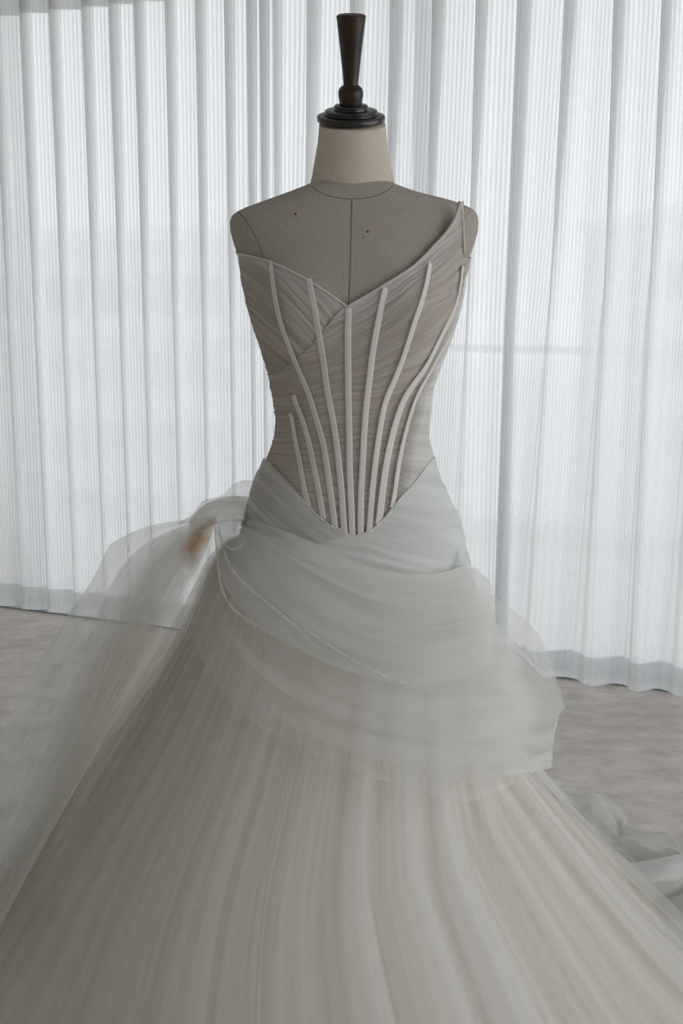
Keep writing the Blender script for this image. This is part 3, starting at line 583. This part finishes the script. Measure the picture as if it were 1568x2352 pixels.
sheet('side_puff', [[(500, 1185, 1.24), (400, 1197, 1.32), (330, 1212, 1.38), (264, 1243, 1.42), (250, 1256, 1.42), (210, 1335, 1.44), (156, 1412, 1.47), (90, 1520, 1.5), (20, 1650, 1.54), (-80, 1850, 1.6)],
                    [(495, 1195, 1.18), (420, 1225, 1.2), (350, 1275, 1.22), (300, 1360, 1.24), (240, 1470, 1.26), (170, 1620, 1.28), (90, 1790, 1.3), (10, 1960, 1.32), (-80, 2120, 1.34)],
                    [(492, 1215, 1.12), (460, 1290, 1.1), (400, 1390, 1.1), (340, 1500, 1.1), (270, 1640, 1.08), (180, 1800, 1.06), (90, 1960, 1.04), (0, 2130, 1.02), (-80, 2300, 1.0)]],
      M_puff, 90, 130, fold=(.009, 9), seed=15, puff=None, edge_w=(.010, .02), crumple=.006)
sheet('side_puff', [[(498, 1188, 1.22), (410, 1205, 1.3), (340, 1235, 1.34), (290, 1290, 1.36), (240, 1370, 1.38), (185, 1480, 1.4), (135, 1620, 1.42), (90, 1800, 1.44), (20, 2000, 1.46), (-80, 2150, 1.48)],
                    [(495, 1200, 1.16), (430, 1240, 1.18), (370, 1310, 1.2), (320, 1400, 1.2), (260, 1520, 1.2), (190, 1680, 1.2), (120, 1850, 1.2), (40, 2020, 1.2), (-60, 2200, 1.2)],
                    [(500, 1215, 1.11), (510, 1300, 1.06), (490, 1400, 1.02), (430, 1530, .99), (350, 1690, .96), (265, 1840, .93), (170, 1990, .90), (70, 2140, .87), (-30, 2290, .85)]],
      M_puffd, 90, 130, fold=(.008, 8), seed=21, puff=None, edge_w=(.38, .02), crumple=.004)
sheet('side_puff', [[(492, 1190, 1.3), (400, 1215, 1.45), (320, 1260, 1.5), (262, 1330, 1.52), (215, 1440, 1.54), (150, 1600, 1.56), (80, 1780, 1.58), (0, 1980, 1.6)],
                    [(492, 1200, 1.3), (430, 1280, 1.4), (370, 1380, 1.42), (310, 1500, 1.44), (240, 1660, 1.44), (170, 1820, 1.44), (90, 2000, 1.44), (20, 2200, 1.44)]],
      M_puff, 60, 100, fold=(.03, 9), seed=31, puff=None, edge_w=(.012, .02), crumple=.006)
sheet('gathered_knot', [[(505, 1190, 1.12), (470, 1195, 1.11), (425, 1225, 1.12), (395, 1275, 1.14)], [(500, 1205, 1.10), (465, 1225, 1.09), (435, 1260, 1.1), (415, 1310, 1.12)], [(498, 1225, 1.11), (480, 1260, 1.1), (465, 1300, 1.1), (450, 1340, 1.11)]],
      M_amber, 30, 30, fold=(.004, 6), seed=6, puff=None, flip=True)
# folded edges of the drape around the knot
def fold_ribbon(pts, wid, mat, off):
    P = np.array([at(x, y, depth(x, y) - off) for x, y in catmull(pts, 60)]); [P.__setitem__((slice(None), a), smooth(P[:, a], 40)) for a in range(3)]
    V, Fc = tube(P, wid, 8, np.interp(np.linspace(0, 1, 60), [0, .15, .85, 1], [.4, 1, 1, .3])); n = len(V)
    return part('drape_fold', V, Fc, mat, gown, np.stack([np.linspace(0, 1, n), np.linspace(0, 1, n), np.zeros(n)], -1))
M_roll = fabric('rolled_tulle', (.76, .76, .74), WHITE, (8, 8), a0=.25, a1=.45, transl=.45)
fold_ribbon([(492, 1205), (500, 1290), (505, 1340), (522, 1385), (560, 1420), (620, 1455)], .0016, M_roll, .052)
fold_ribbon([(494, 1208), (510, 1250), (525, 1300), (560, 1340), (620, 1390), (680, 1440), (740, 1500)], .0016, M_roll, .052)
fold_ribbon([(502, 1205), (506, 1235), (520, 1256), (535, 1262), (552, 1256), (560, 1243)], .0016, M_roll, .052)
fold_ribbon([(640, 1410), (720, 1458), (800, 1510), (900, 1560), (1000, 1590)], .0016, M_roll, .052)

# train on the carpet, right
def train(name, guides, mat, nu, nv, hgt, seed):
    G = np.array([catmull([tuple(on_floor(x, y, z)[:2]) + (z,) for x, y, z in g], nv) for g in guides]); P = np.array([catmull(G[:, j], nu) for j in range(nv)]).transpose(1, 0, 2)
    u = np.linspace(0, 1, nu)[:, None] + np.zeros((1, nv)); v = np.linspace(0, 1, nv)[None] + np.zeros((nu, 1))
    env = np.sin(math.pi * np.clip(u, 0, 1)) ** .5 
    P[..., 2] = np.maximum(P[..., 2] + hgt * env * (noise2(u * 4, v * 4, seed) * .7 + .5 * noise1(v * 7 + u * 2, seed)), .006)
    ed = np.maximum(np.clip(1 - np.minimum(u, 1 - u) / .04, 0, 1), np.clip(1 - np.minimum(v, 1 - v) / .04, 0, 1))
    return part(name, P.reshape(-1, 3), grid_faces(nu, nv), mat, gown, np.stack([u, v, ed], -1))
train('train_layer', [[(1200, 1800, .02), (1300, 1811, .03), (1358, 1822, .04), (1372, 1818, .05), (1402, 1835, .05), (1430, 1860, .05), (1443, 1880, .04)],
                      [(1200, 1850, .05), (1300, 1850, .06), (1350, 1860, .08), (1380, 1870, .08), (1405, 1880, .07), (1420, 1900, .06), (1436, 1895, .04)],
                      [(1200, 1960, .03), (1300, 1960, .04), (1350, 1960, .04), (1380, 1955, .03), (1400, 1948, .03), (1410, 1935, .03), (1425, 1910, .02)]], M_train, 40, 60, .03, 2)
train('train_layer', [[(1380, 1880, .02), (1440, 1892, .03), (1500, 1915, .04), (1530, 1917, .05), (1560, 1935, .05), (1600, 1975, .04), (1680, 2000, .02)],
                      [(1380, 1930, .05), (1440, 1940, .06), (1500, 1950, .07), (1540, 1955, .06), (1590, 1985, .05), (1640, 2000, .05), (1700, 2020, .03)],
                      [(1380, 2000, .02), (1440, 2000, .03), (1500, 1995, .03), (1550, 1990, .03), (1600, 2010, .03), (1660, 2030, .03), (1720, 2050, .02)]], M_train, 40, 60, .03, 5)
M_traind = fabric('dense_train_tulle', (.76, .76, .74), WHITE, (5, 2), lo=.35, hi=.65, a0=.92, a1=1.0, edge=.1, transl=.3, seed=14)
train('train_layer', [[(1380, 1990, .05), (1435, 1984, .08), (1500, 1974, .10), (1568, 1960, .10), (1640, 1950, .08), (1740, 1960, .03)],
                      [(1400, 2040, .12), (1450, 2035, .14), (1520, 2020, .15), (1590, 2000, .14), (1680, 1990, .10), (1780, 2000, .04)],
                      [(1420, 2100, .06), (1480, 2090, .05), (1540, 2060, .05), (1600, 2035, .05), (1700, 2040, .05), (1800, 2060, .02)]], M_traind, 50, 70, .02, 7)
train('train_layer', [[(1420, 2095, .03), (1490, 2088, .06), (1568, 2050, .08), (1650, 2030, .07), (1780, 2050, .03)],
                      [(1440, 2150, .08), (1520, 2140, .10), (1600, 2120, .10), (1700, 2110, .09), (1820, 2130, .04)],
                      [(1480, 2300, .05), (1560, 2300, .06), (1660, 2300, .06), (1760, 2300, .06), (1900, 2300, .02)]], M_traind, 50, 70, .025, 9)
